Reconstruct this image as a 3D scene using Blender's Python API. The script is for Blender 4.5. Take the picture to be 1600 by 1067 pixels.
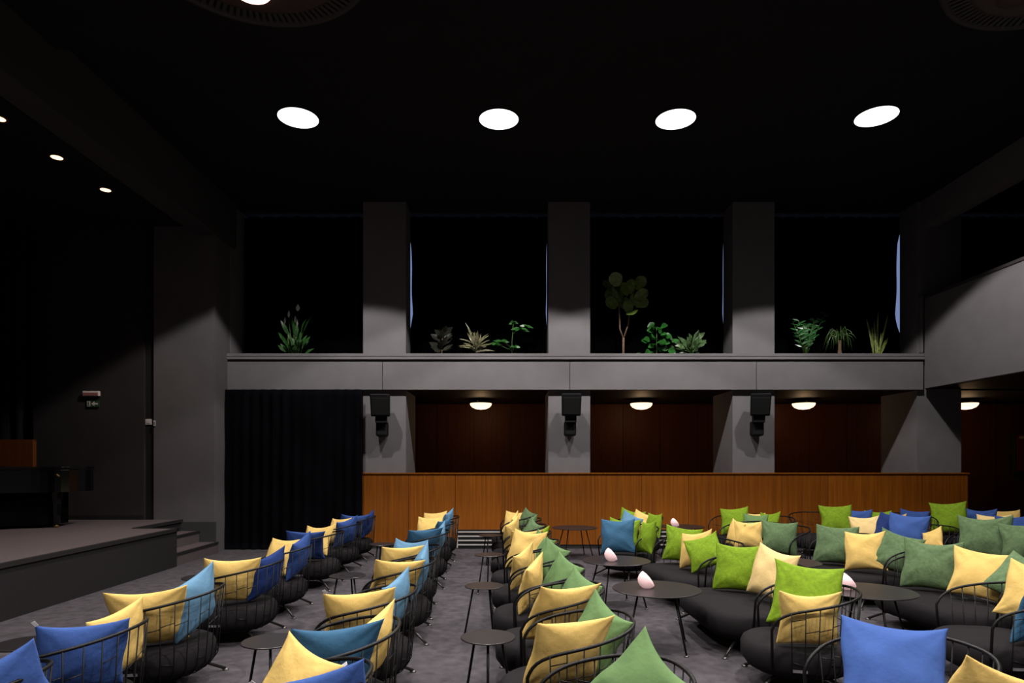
import bpy, bmesh, math, random
from mathutils import Vector, Matrix

random.seed(7)
PI = math.pi
scene = bpy.context.scene
for o in list(bpy.data.objects):
    bpy.data.objects.remove(o, do_unlink=True)
C = scene.collection

# ------------------------------------------------------------------ camera
cam_d = bpy.data.cameras.new('camera')
cam = bpy.data.objects.new('camera', cam_d)
C.objects.link(cam)
cam.location = (0, 0, 1.75)
cam.rotation_euler = (PI / 2, 0, 0)
cam_d.sensor_width = 36.0
cam_d.lens = 22.5
cam_d.shift_y = 0.1166
cam_d.clip_start = 0.05
cam_d.clip_end = 200
scene.camera = cam

# ------------------------------------------------------------------ world / exposure
w = bpy.data.worlds.new('world')
scene.world = w
w.use_nodes = True
bg = w.node_tree.nodes['Background']
bg.inputs['Color'].default_value = (0.42, 0.52, 1.0, 1)
bg.inputs['Strength'].default_value = 0.42
scene.view_settings.view_transform = 'Standard'
scene.view_settings.look = 'None'
scene.view_settings.gamma = 1
scene.view_settings.use_curve_mapping = False
scene.view_settings.exposure = 0.0

SPOT_W = 1050          # each round ceiling light
CONE = math.radians(116)
NEAR_Z, FAR_Z = 6.80, 6.95     # ceiling heights
EYE = 1.75

# ------------------------------------------------------------------ materials
MATS = {}


def nodes_of(name):
    m = bpy.data.materials.new(name)
    m.use_nodes = True
    nt = m.node_tree
    return m, nt, nt.nodes['Principled BSDF']


def mat(name, col, rough=0.6, metal=0.0, noise=0.0, nscale=20.0, bump=0.0, bscale=80.0,
        stretch=(1, 1, 1), sheen=0.0, spec=0.5, col2=None, detail=4.0, emit=None, estr=0.0,
        trans=0.0, coat=0.0):
    m, nt, b = nodes_of(name)
    b.inputs['Base Color'].default_value = (*col, 1)
    b.inputs['Roughness'].default_value = rough
    b.inputs['Metallic'].default_value = metal
    b.inputs['Specular IOR Level'].default_value = spec
    if sheen:
        b.inputs['Sheen Weight'].default_value = sheen
        b.inputs['Sheen Roughness'].default_value = 0.4
    if coat:
        b.inputs['Coat Weight'].default_value = coat
    if trans:
        b.inputs['Transmission Weight'].default_value = trans
    if emit:
        b.inputs['Emission Color'].default_value = (*emit, 1)
        b.inputs['Emission Strength'].default_value = estr
    if noise or bump:
        tc = nt.nodes.new('ShaderNodeTexCoord')
        mp = nt.nodes.new('ShaderNodeMapping')
        mp.inputs['Scale'].default_value = stretch
        nt.links.new(tc.outputs['Object'], mp.inputs['Vector'])
    if noise:
        n = nt.nodes.new('ShaderNodeTexNoise')
        n.inputs['Scale'].default_value = nscale
        n.inputs['Detail'].default_value = detail
        nt.links.new(mp.outputs[0], n.inputs['Vector'])
        r = nt.nodes.new('ShaderNodeValToRGB')
        r.color_ramp.elements[0].position = 0.32
        r.color_ramp.elements[1].position = 0.68
        c2 = col2 or tuple(min(1, c * (1 + noise)) for c in col)
        r.color_ramp.elements[0].color = (*[c * (1 - noise) for c in col], 1)
        r.color_ramp.elements[1].color = (*c2, 1)
        nt.links.new(n.outputs['Fac'], r.inputs['Fac'])
        nt.links.new(r.outputs['Color'], b.inputs['Base Color'])
    if bump:
        n2 = nt.nodes.new('ShaderNodeTexNoise')
        n2.inputs['Scale'].default_value = bscale
        n2.inputs['Detail'].default_value = 3
        nt.links.new(mp.outputs[0], n2.inputs['Vector'])
        bp = nt.nodes.new('ShaderNodeBump')
        bp.inputs['Strength'].default_value = bump
        bp.inputs['Distance'].default_value = 0.01
        nt.links.new(n2.outputs['Fac'], bp.inputs['Height'])
        nt.links.new(bp.outputs['Normal'], b.inputs['Normal'])
    MATS[name] = m
    return m


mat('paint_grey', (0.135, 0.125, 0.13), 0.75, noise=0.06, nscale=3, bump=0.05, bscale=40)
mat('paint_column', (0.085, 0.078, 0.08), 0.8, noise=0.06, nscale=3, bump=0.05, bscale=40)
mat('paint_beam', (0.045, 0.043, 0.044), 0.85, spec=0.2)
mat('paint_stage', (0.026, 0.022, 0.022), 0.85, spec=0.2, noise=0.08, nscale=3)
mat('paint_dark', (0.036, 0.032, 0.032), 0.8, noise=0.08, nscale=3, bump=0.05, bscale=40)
mat('ceiling_black', (0.013, 0.012, 0.013), 0.9, noise=0.08, nscale=2, spec=0.15)
mat('plinth_dark', (0.04, 0.038, 0.04), 0.7, spec=0.2)
mat('carpet', (0.064, 0.0565, 0.062), 0.95, spec=0.15, noise=0.26, nscale=9, bump=0.5, bscale=260, detail=9)
mat('stage_carpet', (0.085, 0.066, 0.068), 0.95, spec=0.15, noise=0.15, nscale=60, bump=0.4, bscale=260, detail=8)
mat('stage_front', (0.017, 0.0145, 0.0155), 0.9, spec=0.15, noise=0.1, nscale=50, bump=0.3, bscale=200)
mat('nosing', (0.012, 0.011, 0.011), 0.5)
mat('curtain_black', (0.0038, 0.0036, 0.0055), 0.95, spec=0.06, noise=0.2, nscale=6, stretch=(1, 1, .1))
mat('blackout', (0.002, 0.002, 0.0028), 0.95, spec=0.03, noise=0.1, nscale=8)
mat('stage_drape', (0.022, 0.019, 0.022), 0.95, spec=0.1, noise=0.2, nscale=6, stretch=(1, 1, .1))
mat('seat_black', (0.0095, 0.0078, 0.0088), 0.9, noise=0.15, nscale=90, bump=0.15, bscale=320, spec=0.15)
mat('wire_black', (0.0042, 0.0038, 0.0038), 0.45, spec=0.22)
mat('leg_metal', (0.03, 0.028, 0.027), 0.3, metal=0.6)
mat('foot_metal', (0.12, 0.11, 0.105), 0.35, metal=0.7)
mat('table_black', (0.012, 0.0095, 0.010), 0.36, spec=0.45)
mat('speaker_black', (0.004, 0.004, 0.0055), 0.6, spec=0.2)
mat('bracket_black', (0.004, 0.004, 0.004), 0.7, spec=0.2)
mat('piano_black', (0.0025, 0.0025, 0.0028), 0.12)
mat('white_plastic', (0.62, 0.52, 0.5), 0.5)
mat('tag_white', (0.75, 0.72, 0.72), 0.7)
mat('plate_grey', (0.22, 0.21, 0.22), 0.4, metal=0.4)
mat('sign_green', (0.02, 0.07, 0.03), 0.5)
mat('sign_red', (0.30, 0.10, 0.10), 0.5)
mat('fire_red', (0.22, 0.008, 0.012), 0.4)
mat('brass', (0.35, 0.2, 0.08), 0.35, metal=0.8)
mat('vent_metal', (0.55, 0.52, 0.50), 0.4, metal=0.3)
mat('slot_black', (0.004, 0.004, 0.004), 0.9)
mat('ring_dark', (0.034, 0.028, 0.027), 0.6)
mat('ring_dish', (0.05, 0.026, 0.022), 0.5)
mat('window_frame', (0.03, 0.03, 0.03), 0.6)
mat('disc_light', (0.9, 0.9, 0.9), 0.5, emit=(1.0, 0.985, 0.97), estr=1.6)
mat('spot_glow', (0.9, 0.7, 0.5), 0.5, emit=(1.0, 0.66, 0.42), estr=2.2)
mat('dish_glow', (0.9, 0.6, 0.5), 0.5, emit=(1.0, 0.62, 0.5), estr=3.0)
mat('dome_glow', (0.9, 0.8, 0.7), 0.5, emit=(1.0, 0.72, 0.45), estr=1.9)
mat('lamp_pink', (0.85, 0.58, 0.58), 0.45, emit=(1.0, 0.62, 0.62), estr=0.32)
mat('lamp_base', (0.6, 0.45, 0.45), 0.5)
mat('pot_dark', (0.02, 0.02, 0.02), 0.5)
mat('soil', (0.02, 0.014, 0.01), 0.95)
mat('bark', (0.20, 0.12, 0.08), 0.8, noise=0.3, nscale=30)
mat('stem_green', (0.05, 0.12, 0.02), 0.5)
mat('flower_white', (0.75, 0.75, 0.68), 0.5)
mat('switch_white', (0.5, 0.46, 0.45), 0.5)

# glass
m, nt, b = nodes_of('glass')
b.inputs['Base Color'].default_value = (0.95, 1, 0.97, 1)
b.inputs['Roughness'].default_value = 0.02
b.inputs['Transmission Weight'].default_value = 1.0
b.inputs['IOR'].default_value = 1.1
MATS['glass'] = m


def wood_mat(name, c1, c2, rough, scale=1.0, coat=0.0, horizontal=False):
    m, nt, b = nodes_of(name)
    tc = nt.nodes.new('ShaderNodeTexCoord')
    oi = nt.nodes.new('ShaderNodeObjectInfo')
    mp = nt.nodes.new('ShaderNodeMapping')
    mp.inputs['Scale'].default_value = (9 * scale, 9 * scale, 0.25 * scale) if not horizontal else (0.3, 9, 9)
    add = nt.nodes.new('ShaderNodeVectorMath')
    add.operation = 'ADD'
    mul = nt.nodes.new('ShaderNodeMath')
    mul.operation = 'MULTIPLY'
    mul.inputs[1].default_value = 37.0
    nt.links.new(oi.outputs['Random'], mul.inputs[0])
    nt.links.new(tc.outputs['Object'], mp.inputs['Vector'])
    nt.links.new(mp.outputs[0], add.inputs[0])
    nt.links.new(mul.outputs[0], add.inputs[1])
    n = nt.nodes.new('ShaderNodeTexNoise')
    n.inputs['Scale'].default_value = 3.0
    n.inputs['Detail'].default_value = 7
    n.inputs['Roughness'].default_value = 0.65
    nt.links.new(add.outputs[0], n.inputs['Vector'])
    r = nt.nodes.new('ShaderNodeValToRGB')
    r.color_ramp.elements[0].position = 0.3
    r.color_ramp.elements[1].position = 0.72
    r.color_ramp.elements[0].color = (*c1, 1)
    r.color_ramp.elements[1].color = (*c2, 1)
    nt.links.new(n.outputs['Fac'], r.inputs['Fac'])
    hv = nt.nodes.new('ShaderNodeHueSaturation')
    mr = nt.nodes.new('ShaderNodeMapRange')
    mr.inputs['To Min'].default_value = 0.86
    mr.inputs['To Max'].default_value = 1.12
    nt.links.new(oi.outputs['Random'], mr.inputs['Value'])
    nt.links.new(mr.outputs[0], hv.inputs['Value'])
    nt.links.new(r.outputs['Color'], hv.inputs['Color'])
    nt.links.new(hv.outputs['Color'], b.inputs['Base Color'])
    b.inputs['Roughness'].default_value = rough
    b.inputs['Specular IOR Level'].default_value = 0.22
    MATS[name] = m


wood_mat('wood_panel', (0.140, 0.037, 0.0020), (0.27, 0.080, 0.0042), 0.5)
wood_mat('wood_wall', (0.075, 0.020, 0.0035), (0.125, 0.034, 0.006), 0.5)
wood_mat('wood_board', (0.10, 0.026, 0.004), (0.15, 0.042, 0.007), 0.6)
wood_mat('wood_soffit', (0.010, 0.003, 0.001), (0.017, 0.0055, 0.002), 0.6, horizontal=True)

# cushion fabrics: smooth velvet or crushed velvet
FAB = {
    'yellow': (0.66, 0.445, 0.135), 'cream': (0.68, 0.49, 0.21),
    'blue': (0.026, 0.060, 0.21), 'navy': (0.012, 0.030, 0.13), 'sky': (0.105, 0.222, 0.34),
    'teal': (0.034, 0.103, 0.185), 'green': (0.108, 0.190, 0.070), 'sage': (0.095, 0.150, 0.068),
    'lime': (0.160, 0.262, 0.012), 'royal': (0.040, 0.087, 0.275),
}
for k, c in FAB.items():
    velvet = k in ('lime', 'sage')
    mat('cushion_' + k, c, 0.85, noise=0.16 if velvet else 0.06,
        nscale=14 if velvet else 5, bump=0.35, bscale=30 if velvet else 14, spec=0.18)

# leaves
for k, c in {'leaf_lily': (0.02, 0.075, 0.014), 'leaf_rubber': (0.018, 0.019, 0.013), 'leaf_dracaena': (0.20, 0.19, 0.10),
             'leaf_monstera': (0.035, 0.15, 0.028), 'leaf_fig': (0.11, 0.17, 0.03), 'leaf_pothos': (0.025, 0.14, 0.022),
             'leaf_dieff': (0.06, 0.115, 0.04), 'leaf_zz': (0.025, 0.13, 0.03), 'leaf_palm': (0.06, 0.12, 0.03),
             'leaf_snake': (0.17, 0.22, 0.05)}.items():
    mat(k, c, 0.32, noise=0.6 if k in ('leaf_dracaena', 'leaf_snake', 'leaf_dieff') else 0.4, nscale=26 if k in ('leaf_dracaena', 'leaf_snake', 'leaf_dieff') else 14, spec=0.6)

# ------------------------------------------------------------------ mesh helpers


def link(name, me, material=None, parent=None, loc=None, smooth=False):
    o = bpy.data.objects.new(name, me)
    C.objects.link(o)
    if material and not me.materials:
        me.materials.append(MATS[material])
    if parent:
        o.parent = parent
    if loc:
        o.location = loc
    if smooth:
        for p in me.polygons:
            p.use_smooth = True
    return o


def bm_obj(name, bm, material, parent=None, loc=None, smooth=False):
    bmesh.ops.recalc_face_normals(bm, faces=bm.faces)
    me = bpy.data.meshes.new(name)
    bm.to_mesh(me)
    bm.free()
    return link(name, me, material, parent, loc, smooth)


def add_box(bm, x0, x1, y0, y1, z0, z1, bevel=0.0):
    vs = [bm.verts.new((x, y, z)) for x in (x0, x1) for y in (y0, y1) for z in (z0, z1)]
    f = [(0, 1, 3, 2), (4, 6, 7, 5), (0, 4, 5, 1), (2, 3, 7, 6), (0, 2, 6, 4), (1, 5, 7, 3)]
    fs = [bm.faces.new([vs[i] for i in q]) for q in f]
    if bevel:
        es = list({e for q in fs for e in q.edges})
        bmesh.ops.bevel(bm, geom=es, offset=bevel, segments=2, affect='EDGES', profile=0.5)


def box(name, x0, x1, y0, y1, z0, z1, material, parent=None, bevel=0.0, kind=None):
    """box whose origin sits at its own base centre (world) or local when parented"""
    cx, cy, cz = (x0 + x1) / 2, (y0 + y1) / 2, z0
    bm = bmesh.new()
    add_box(bm, x0 - cx, x1 - cx, y0 - cy, y1 - cy, 0, z1 - z0, bevel)
    o = bm_obj(name, bm, material, parent, (cx, cy, cz))
    if parent is None and kind:
        o['kind'] = kind
    return o


def struct(name, *a, **k):
    return box(name, *a, kind='structure', **k)


def add_tube(bm, pts, r, sides=6, closed=False, cap=True):
    pts = [Vector(p) for p in pts]
    n = len(pts)
    rad = r if isinstance(r, (list, tuple)) else [r] * n
    rings = []
    prev = None
    for i, p in enumerate(pts):
        if closed:
            t = pts[(i + 1) % n] - pts[i - 1]
        elif i == 0:
            t = pts[1] - pts[0]
        elif i == n - 1:
            t = pts[-1] - pts[-2]
        else:
            t = (pts[i + 1] - p).normalized() + (p - pts[i - 1]).normalized()
        t.normalize()
        if prev is None:
            ref = Vector((0, 0, 1)) if abs(t.z) < 0.9 else Vector((1, 0, 0))
            u = t.cross(ref).normalized()
        else:
            u = (prev - t * prev.dot(t)).normalized()
        prev = u
        v = t.cross(u)
        rings.append([bm.verts.new(p + (u * math.cos(2 * PI * k / sides) + v * math.sin(2 * PI * k / sides)) * rad[i])
                      for k in range(sides)])
    m = n if closed else n - 1
    for i in range(m):
        a, b = rings[i], rings[(i + 1) % n]
        for k in range(sides):
            bm.faces.new((a[k], a[(k + 1) % sides], b[(k + 1) % sides], b[k]))
    if cap and not closed:
        bm.faces.new(rings[0][::-1])
        bm.faces.new(rings[-1])


def tube(name, pts, r, material, parent=None, sides=6, closed=False, smooth=True):
    bm = bmesh.new()
    add_tube(bm, pts, r, sides, closed)
    return bm_obj(name, bm, material, parent, smooth=smooth)


def add_lathe(bm, prof, seg=32, cx=0, cy=0, sx=1, sy=1):
    rings = []
    for (r, z) in prof:
        if r < 1e-6:
            rings.append([bm.verts.new((cx, cy, z))])
        else:
            rings.append([bm.verts.new((cx + sx * r * math.cos(2 * PI * k / seg), cy + sy * r * math.sin(2 * PI * k / seg), z)) for k in range(seg)])
    for a, b in zip(rings, rings[1:]):
        for k in range(seg):
            k2 = (k + 1) % seg
            if len(a) == 1 and len(b) == 1:
                continue
            if len(a) == 1:
                bm.faces.new((a[0], b[k2], b[k]))
            elif len(b) == 1:
                bm.faces.new((a[k], a[k2], b[0]))
            else:
                bm.faces.new((a[k], a[k2], b[k2], b[k]))


def lathe(name, prof, material, parent=None, loc=None, seg=32, smooth=True):
    bm = bmesh.new()
    add_lathe(bm, prof, seg)
    return bm_obj(name, bm, material, parent, loc, smooth)


def prism(name, poly, z0, z1, material, parent=None, loc=None, bevel=0.0):
    bm = bmesh.new()
    a = [bm.verts.new((x, y, z0)) for x, y in poly]
    b = [bm.verts.new((x, y, z1)) for x, y in poly]
    bm.faces.new(a[::-1])
    bm.faces.new(b)
    n = len(poly)
    for i in range(n):
        bm.faces.new((a[i], a[(i + 1) % n], b[(i + 1) % n], b[i]))
    if bevel:
        es = [e for e in bm.edges if abs(e.verts[0].co.z - e.verts[1].co.z) < 1e-6]
        bmesh.ops.bevel(bm, geom=es, offset=bevel, segments=2, affect='EDGES', profile=0.5)
    return bm_obj(name, bm, material, parent, loc)


def empty(name, loc=(0, 0, 0), rz=0.0):
    o = bpy.data.objects.new(name, None)
    o.empty_display_size = 0.1
    C.objects.link(o)
    o.location = loc
    o.rotation_euler = (0, 0, rz)
    return o


def tag(o, label, cat, group=None):
    o['label'] = label
    o['category'] = cat
    if group:
        o['group'] = group
    return o


def copy_tree(o, parent=None):
    c = o.copy()
    C.objects.link(c)
    c.parent = parent
    for ch in list(o.children):
        copy_tree(ch, c)
    return c


ORD = ['first', 'second', 'third', 'fourth', 'fifth', 'sixth', 'seventh', 'eighth', 'ninth', 'tenth']

# ================================================================== STRUCTURE
PF = 12.85                                  # pillar front plane
PILLARS = [(-2.99, -2.13), (0.73, 1.57), (4.43, 5.27), (8.13, 9.02)]
RX = 13.0                                   # right wall
LX = -13.0                                  # stage left wall
BY = -4.0                                   # wall behind the camera

struct('floor', LX, RX, BY, 16.2, -0.2, 0.0, 'carpet')
struct('ceiling', LX, RX, 7.85, 14.2, FAR_Z, FAR_Z + 0.3, 'ceiling_black')
struct('ceiling', LX, RX, BY, 7.85, NEAR_Z, NEAR_Z + 0.45, 'ceiling_black')
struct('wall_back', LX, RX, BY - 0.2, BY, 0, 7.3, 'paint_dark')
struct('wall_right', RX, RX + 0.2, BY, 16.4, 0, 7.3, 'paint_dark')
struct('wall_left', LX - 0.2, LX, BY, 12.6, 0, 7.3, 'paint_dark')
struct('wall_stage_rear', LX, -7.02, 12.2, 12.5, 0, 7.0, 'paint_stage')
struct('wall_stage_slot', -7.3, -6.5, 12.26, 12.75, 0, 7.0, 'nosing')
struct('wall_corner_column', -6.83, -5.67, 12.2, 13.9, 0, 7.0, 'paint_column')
struct('wall_window_reveal', -6.2, -5.66, 12.86, 13.42, 3.2, 7.0, 'paint_grey')
struct('baseboard_column', -6.83, -5.64, 12.16, 12.2, 0, 0.59, 'plinth_dark')
struct('baseboard_stage', LX, -7.02, 12.17, 12.2, 0.63, 0.72, 'nosing')
for i, (a, b_) in enumerate(PILLARS):
    struct('wall_pillar', a, b_, PF, 13.42 if i < 3 else 13.42, 3.2, 7.0, 'paint_grey')
    struct('wall_pillar', a, b_, PF, 14.1, 0, 3.2, 'paint_grey')

# beams
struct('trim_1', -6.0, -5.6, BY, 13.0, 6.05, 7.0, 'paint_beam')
struct('trim_2', -6.12, -6.0, BY, 12.2, 6.12, 6.5, 'paint_dark')
struct('ceiling_stage', LX, -6.0, BY, 12.5, 6.22, 6.5, 'ceiling_black')
struct('trim_3', 8.2, 8.5, BY, 12.85, 6.42, 7.0, 'paint_grey')

# gallery slab, soffit, back wall
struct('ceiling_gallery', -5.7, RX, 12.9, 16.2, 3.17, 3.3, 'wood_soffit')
struct('floor_gallery', -5.7, RX, 13.0, 14.1, 3.3, 3.6, 'paint_dark')
gb = struct('wall_gallery_rear', -5.7, RX, 16.0, 16.2, 0, 3.2, 'wood_wall')
pw = 0.93
for i in range(20):
    x0 = -5.6 + i * pw
    if x0 + pw > RX:
        break
    o = box('panel', x0 + 0.006, x0 + pw - 0.006, 15.975, 16.0, 0.12, 3.15, 'wood_wall')
    o.parent = gb
    o.matrix_parent_inverse = gb.matrix_world.inverted()
    o.location = Vector(o.location) - Vector(gb.location)
    o.matrix_parent_inverse = Matrix()
struct('wall_gallery_end', -5.9, -5.67, 12.9, 16.2, 0, 3.2, 'paint_dark')

# ledge parapet: fascia boards and cap
led = empty('wall_ledge', (1.13, 12.8, 3.17))
led['kind'] = 'structure'
joints = [-5.95, -2.58, 1.15, 4.87, 8.2]
for a, b_ in zip(joints, joints[1:]):
    o = box('panel', a + 0.006 - 1.13, b_ - 0.006 - 1.13, -0.05, 0.08, 0.0, 0.555, 'paint_grey', led, bevel=0.003)
box('backing', -7.07, 7.06, -0.03, 0.12, 0.01, 0.62, 'paint_dark', led)
box('ledge_cap', -7.09, 7.09, -0.075, 0.14, 0.60, 0.715, 'paint_grey', led, bevel=0.004)
box('ledge_moulding', -7.085, 7.085, -0.085, -0.07, 0.665, 0.715, 'paint_grey', led)

# right balcony
bal = empty('wall_balcony', (8.2, 4.4, 3.19))
bal['kind'] = 'structure'
box('parapet', 0.0, 0.16, -8.4, 8.32, 0, 1.78, 'paint_grey', bal, bevel=0.004)
box('balcony_cap', -0.02, 0.20, -8.4, 8.32, 1.78, 1.83, 'paint_dark', bal)
box('end_trim', -0.05, 0.0, 8.36, 8.42, 0.72, 1.85, 'paint_grey', bal)
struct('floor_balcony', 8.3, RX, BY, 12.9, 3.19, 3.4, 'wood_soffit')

# outer window wall with frames and panes
struct('wall_window_sill', -7, RX, 13.9, 14.1, 3.3, 4.0, 'paint_dark')
struct('wall_window_head', -7, RX, 13.75, 14.1, 6.93, 7.3, 'paint_dark')
struct('wall_window_left', -7, -6.4, 13.9, 14.1, 3.3, 7.0, 'paint_dark')
wx = [-6.4, -2.56, 1.15, 4.85, 8.57, 12.9]
for i in range(5):
    a, b_ = wx[i], wx[i + 1]
    wn = empty('window_%d' % (i + 1), ((a + b_) / 2, 13.95, 4.0))
    wn['kind'] = 'structure'
    h = (b_ - a) / 2
    bm = bmesh.new()
    add_box(bm, -h, -h + .06, -.03, .03, 0, 2.95)
    add_box(bm, h - .06, h, -.03, .03, 0, 2.95)
    add_box(bm, -h + .06, h - .06, -.03, .03, 2.87, 2.95)
    add_box(bm, -h + .06, h - .06, -.03, .03, 0, 0.08)
    add_box(bm, -0.03, 0.03, -.03, .03, 0.08, 2.87)
    bm_obj('window_frame', bm, 'window_frame', wn)
    for s in (-1, 1):
        bm = bmesh.new()
        x0, x1 = sorted((s * 0.03, s * (h - .06)))
        add_box(bm, x0, x1, -0.004, 0.004, 0.08, 2.87)
        bm_obj('pane', bm, 'glass', wn)

# wooden parapet panels
wp = empty('wall_wood_parapet', (3.06, 12.8, 0))
wp['kind'] = 'structure'
x = -2.99
n = 13
pwid = (9.1 + 2.99) / n
for i in range(n):
    a = x + i * pwid
    box('panel', a + .003 - 3.06, a + pwid - .003 - 3.06, -0.03, 0.02, 0.08, 1.49, 'wood_panel', wp, bevel=0.002)
box('plinth', -6.03, 6.03, -0.015, 0.03, 0, 0.085, 'nosing', wp)
box('backing', -6.04, 6.04, 0.0, 0.048, 0.085, 1.49, 'nosing', wp)
box('rail_cap', -6.06, 6.06, -0.05, 0.12, 1.49, 1.512, 'wood_panel', wp)

# stage
st = empty('floor_stage', (-9.0, 4.0, 0))
st['kind'] = 'structure'
bm = bmesh.new()
add_box(bm, LX + 9, 3.45, -8, 6.6, 0, .60)
add_box(bm, LX + 9, 2.7, 6.6, 8.2, 0, .60)
bm_obj('stage_body', bm, 'stage_front', st)
bm = bmesh.new()
add_box(bm, LX + 9, 3.45, -8, 6.6, .60, .63)
add_box(bm, LX + 9, 2.7, 6.6, 8.2, .60, .63)
bm_obj('stage_carpet', bm, 'stage_carpet', st)
bm = bmesh.new()
add_box(bm, 3.42, 3.475, -8, 6.6, .585, .638)
add_box(bm, 2.68, 2.73, 6.62, 8.2, .585, .638)
add_box(bm, 2.73, 3.475, 6.57, 6.62, .585, .638)
bm_obj('nosing', bm, 'nosing', st)
for i, (x0, x1, z) in enumerate([(2.7, 3.06, .42), (3.06, 3.42, .21)]):
    stp = box('step', x0 if i == 0 else 2.9, x1, 6.62, 8.15, 0, z, 'stage_carpet', st)
    box('step_nosing', (x1 - x0) / 2 - .03 if i == 0 else .23, (x1 - x0) / 2 + .012 if i == 0 else .272,
        -0.765, 0.765, z - .035, z + .006, 'nosing', stp)

# ================================================================== CURTAINS


def curtain(name, x0, x1, y, z0, z1, material, amp=0.045, period=0.16, gapl=None, gapr=None, scallop=0.0, seed=0):
    rnd = random.Random(seed)
    W = x1 - x0
    nx = max(24, int(W / period * 8))
    nz = 24
    bm = bmesh.new()
    ph = [rnd.uniform(0, 6.28) for _ in range(4)]
    grid = []
    for j in range(nz + 1):
        t = j / nz
        row = []
        for i in range(nx + 1):
            s = i / nx
            a, b_ = x0, x1
            z = z0 + (z1 - z0) * t
            if gapl:
                a += gapl(z)
            if gapr:
                b_ -= gapr(z)
            xx = a + (b_ - a) * s
            f = math.sin(2 * PI * xx / period + ph[0] + 0.7 * math.sin(xx * 2.1 + ph[1])) * (0.6 + 0.4 * math.sin(xx * 3.3 + ph[2]))
            yy = y + amp * f * (1 - 0.45 * t) + 0.01 * math.sin(5 * z + xx * 4 + ph[3])
            if j == nz and scallop:
                z -= scallop * (0.5 + 0.5 * math.sin(2 * PI * xx / period * 0.55 + ph[1])) ** 3
            row.append(bm.verts.new((xx - (x0 + x1) / 2, yy - y, z - z0)))
        grid.append(row)
    for j in range(nz):
        for i in range(nx):
            bm.faces.new((grid[j][i], grid[j][i + 1], grid[j + 1][i + 1], grid[j + 1][i]))
    ret = bmesh.ops.solidify(bm, geom=list(bm.faces), thickness=0.006)
    return bm_obj(name, bm, material, None, ((x0 + x1) / 2, y, z0), smooth=True)


def gapf(g, zlo, zhi, wob=0.3):
    def f(z):
        if z <= zlo or z >= zhi:
            return -0.02
        t = (z - zlo) / (zhi - zlo)
        return g * min(1, 1.3 - t, 5 * t) * (1 + wob * math.sin(9 * t + 1)) * min(1, 12 * (1 - t)) - 0.003
    return f


o = curtain('floor_length_curtain', -5.66, -2.96, 12.62, 0.015, 3.16, 'curtain_black', 0.05, 0.2, seed=1)
tag(o, 'floor-length black curtain below the ledge, left of the wood panelling', 'curtain')
GR = 'blackout curtains of the upper windows'
cs = [
    (-5.72, -2.9, gapf(0.03, 4.6, 6.5), None, 'black blackout curtain behind the white-flowered lily, leftmost upper window'),
    (-2.155, 0.742, gapf(0.055, 4.5, 6.45), gapf(0.028, 4.5, 6.5), 'black blackout curtain in the second upper window from the left'),
    (1.5, 4.478, None, gapf(0.032, 4.5, 6.5), 'black blackout curtain behind the tall fig tree, third upper window'),
    (5.2, 8.215, None, gapf(0.10, 4.4, 6.6), 'black blackout curtain beside the widest strip of daylight, fourth upper window'),
    (8.95, 12.9, None, None, 'black blackout curtain above the right balcony parapet'),
]
for i, (a, b_, gl, gr, lab) in enumerate(cs):
    o = curtain('window_curtain', a, b_, 13.55, 3.62, 6.92, 'blackout', 0.03, 0.17, gl, gr, 0.03, seed=10 + i)
    tag(o, lab, 'curtain', GR)
o = curtain('stage_drape', -10.6, -8.86, 11.9, 0.64, 6.2, 'stage_drape', 0.08, 0.28, seed=33)
tag(o, 'tall dark grey pleated stage drape at the left edge behind the piano', 'curtain')

# ================================================================== CEILING LIGHTS


def disc_fixture():
    root = empty('ceiling_light')
    lathe('trim_ring', [(0.30, -0.006), (0.325, -0.012), (0.335, 0.0), (0.30, 0.0)], 'ceiling_black', root)
    lathe('diffuser', [(0.0, -0.008), (0.28, -0.008), (0.302, -0.004), (0.302, 0.0)], 'disc_light', root)
    return root


proto = disc_fixture()
row0 = [(-3.24, 9.70), (-0.2, 9.74), (2.49, 9.74), (5.5, 9.66)]
labs = ['round white ceiling light, leftmost of the four', 'round white ceiling light, second from the left of the four',
        'round white ceiling light, third from the left of the four', 'round white ceiling light, rightmost of the four']
near_rows = [(-3.24, 4.2), (-0.2, 4.2), (2.49, 4.2), (5.5, 4.2), (-3.24, -0.6), (-0.2, -0.6), (2.49, -0.6), (5.5, -0.6)]
allspots = [(x, y, FAR_Z, l, True) for (x, y), l in zip(row0, labs)]
nm = ['leftmost', 'second from left', 'second from right', 'rightmost']
for i, (x, y) in enumerate(near_rows):
    allspots.append((x, y, NEAR_Z, 'round white ceiling light above the %s seats, %s' % ('nearest' if i < 4 else 'unseen rear', nm[i % 4]), False))
for i, (x, y, z, l, far) in enumerate(allspots):
    o = proto if i == 0 else copy_tree(proto)
    o.location = (x, y, z - 0.001)
    tag(o, l, 'ceiling light', 'round ceiling lights')
    ld = bpy.data.lights.new('spot', 'SPOT')
    ld.energy = SPOT_W if far else SPOT_W * 0.9
    ld.spot_size = CONE
    ld.spot_blend = 0.10
    ld.shadow_soft_size = 0.12
    ld.color = (1.0, 0.955, 0.93)
    lo = bpy.data.objects.new('spot', ld)
    C.objects.link(lo)
    lo.location = (x, y, z - 0.03)

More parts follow.
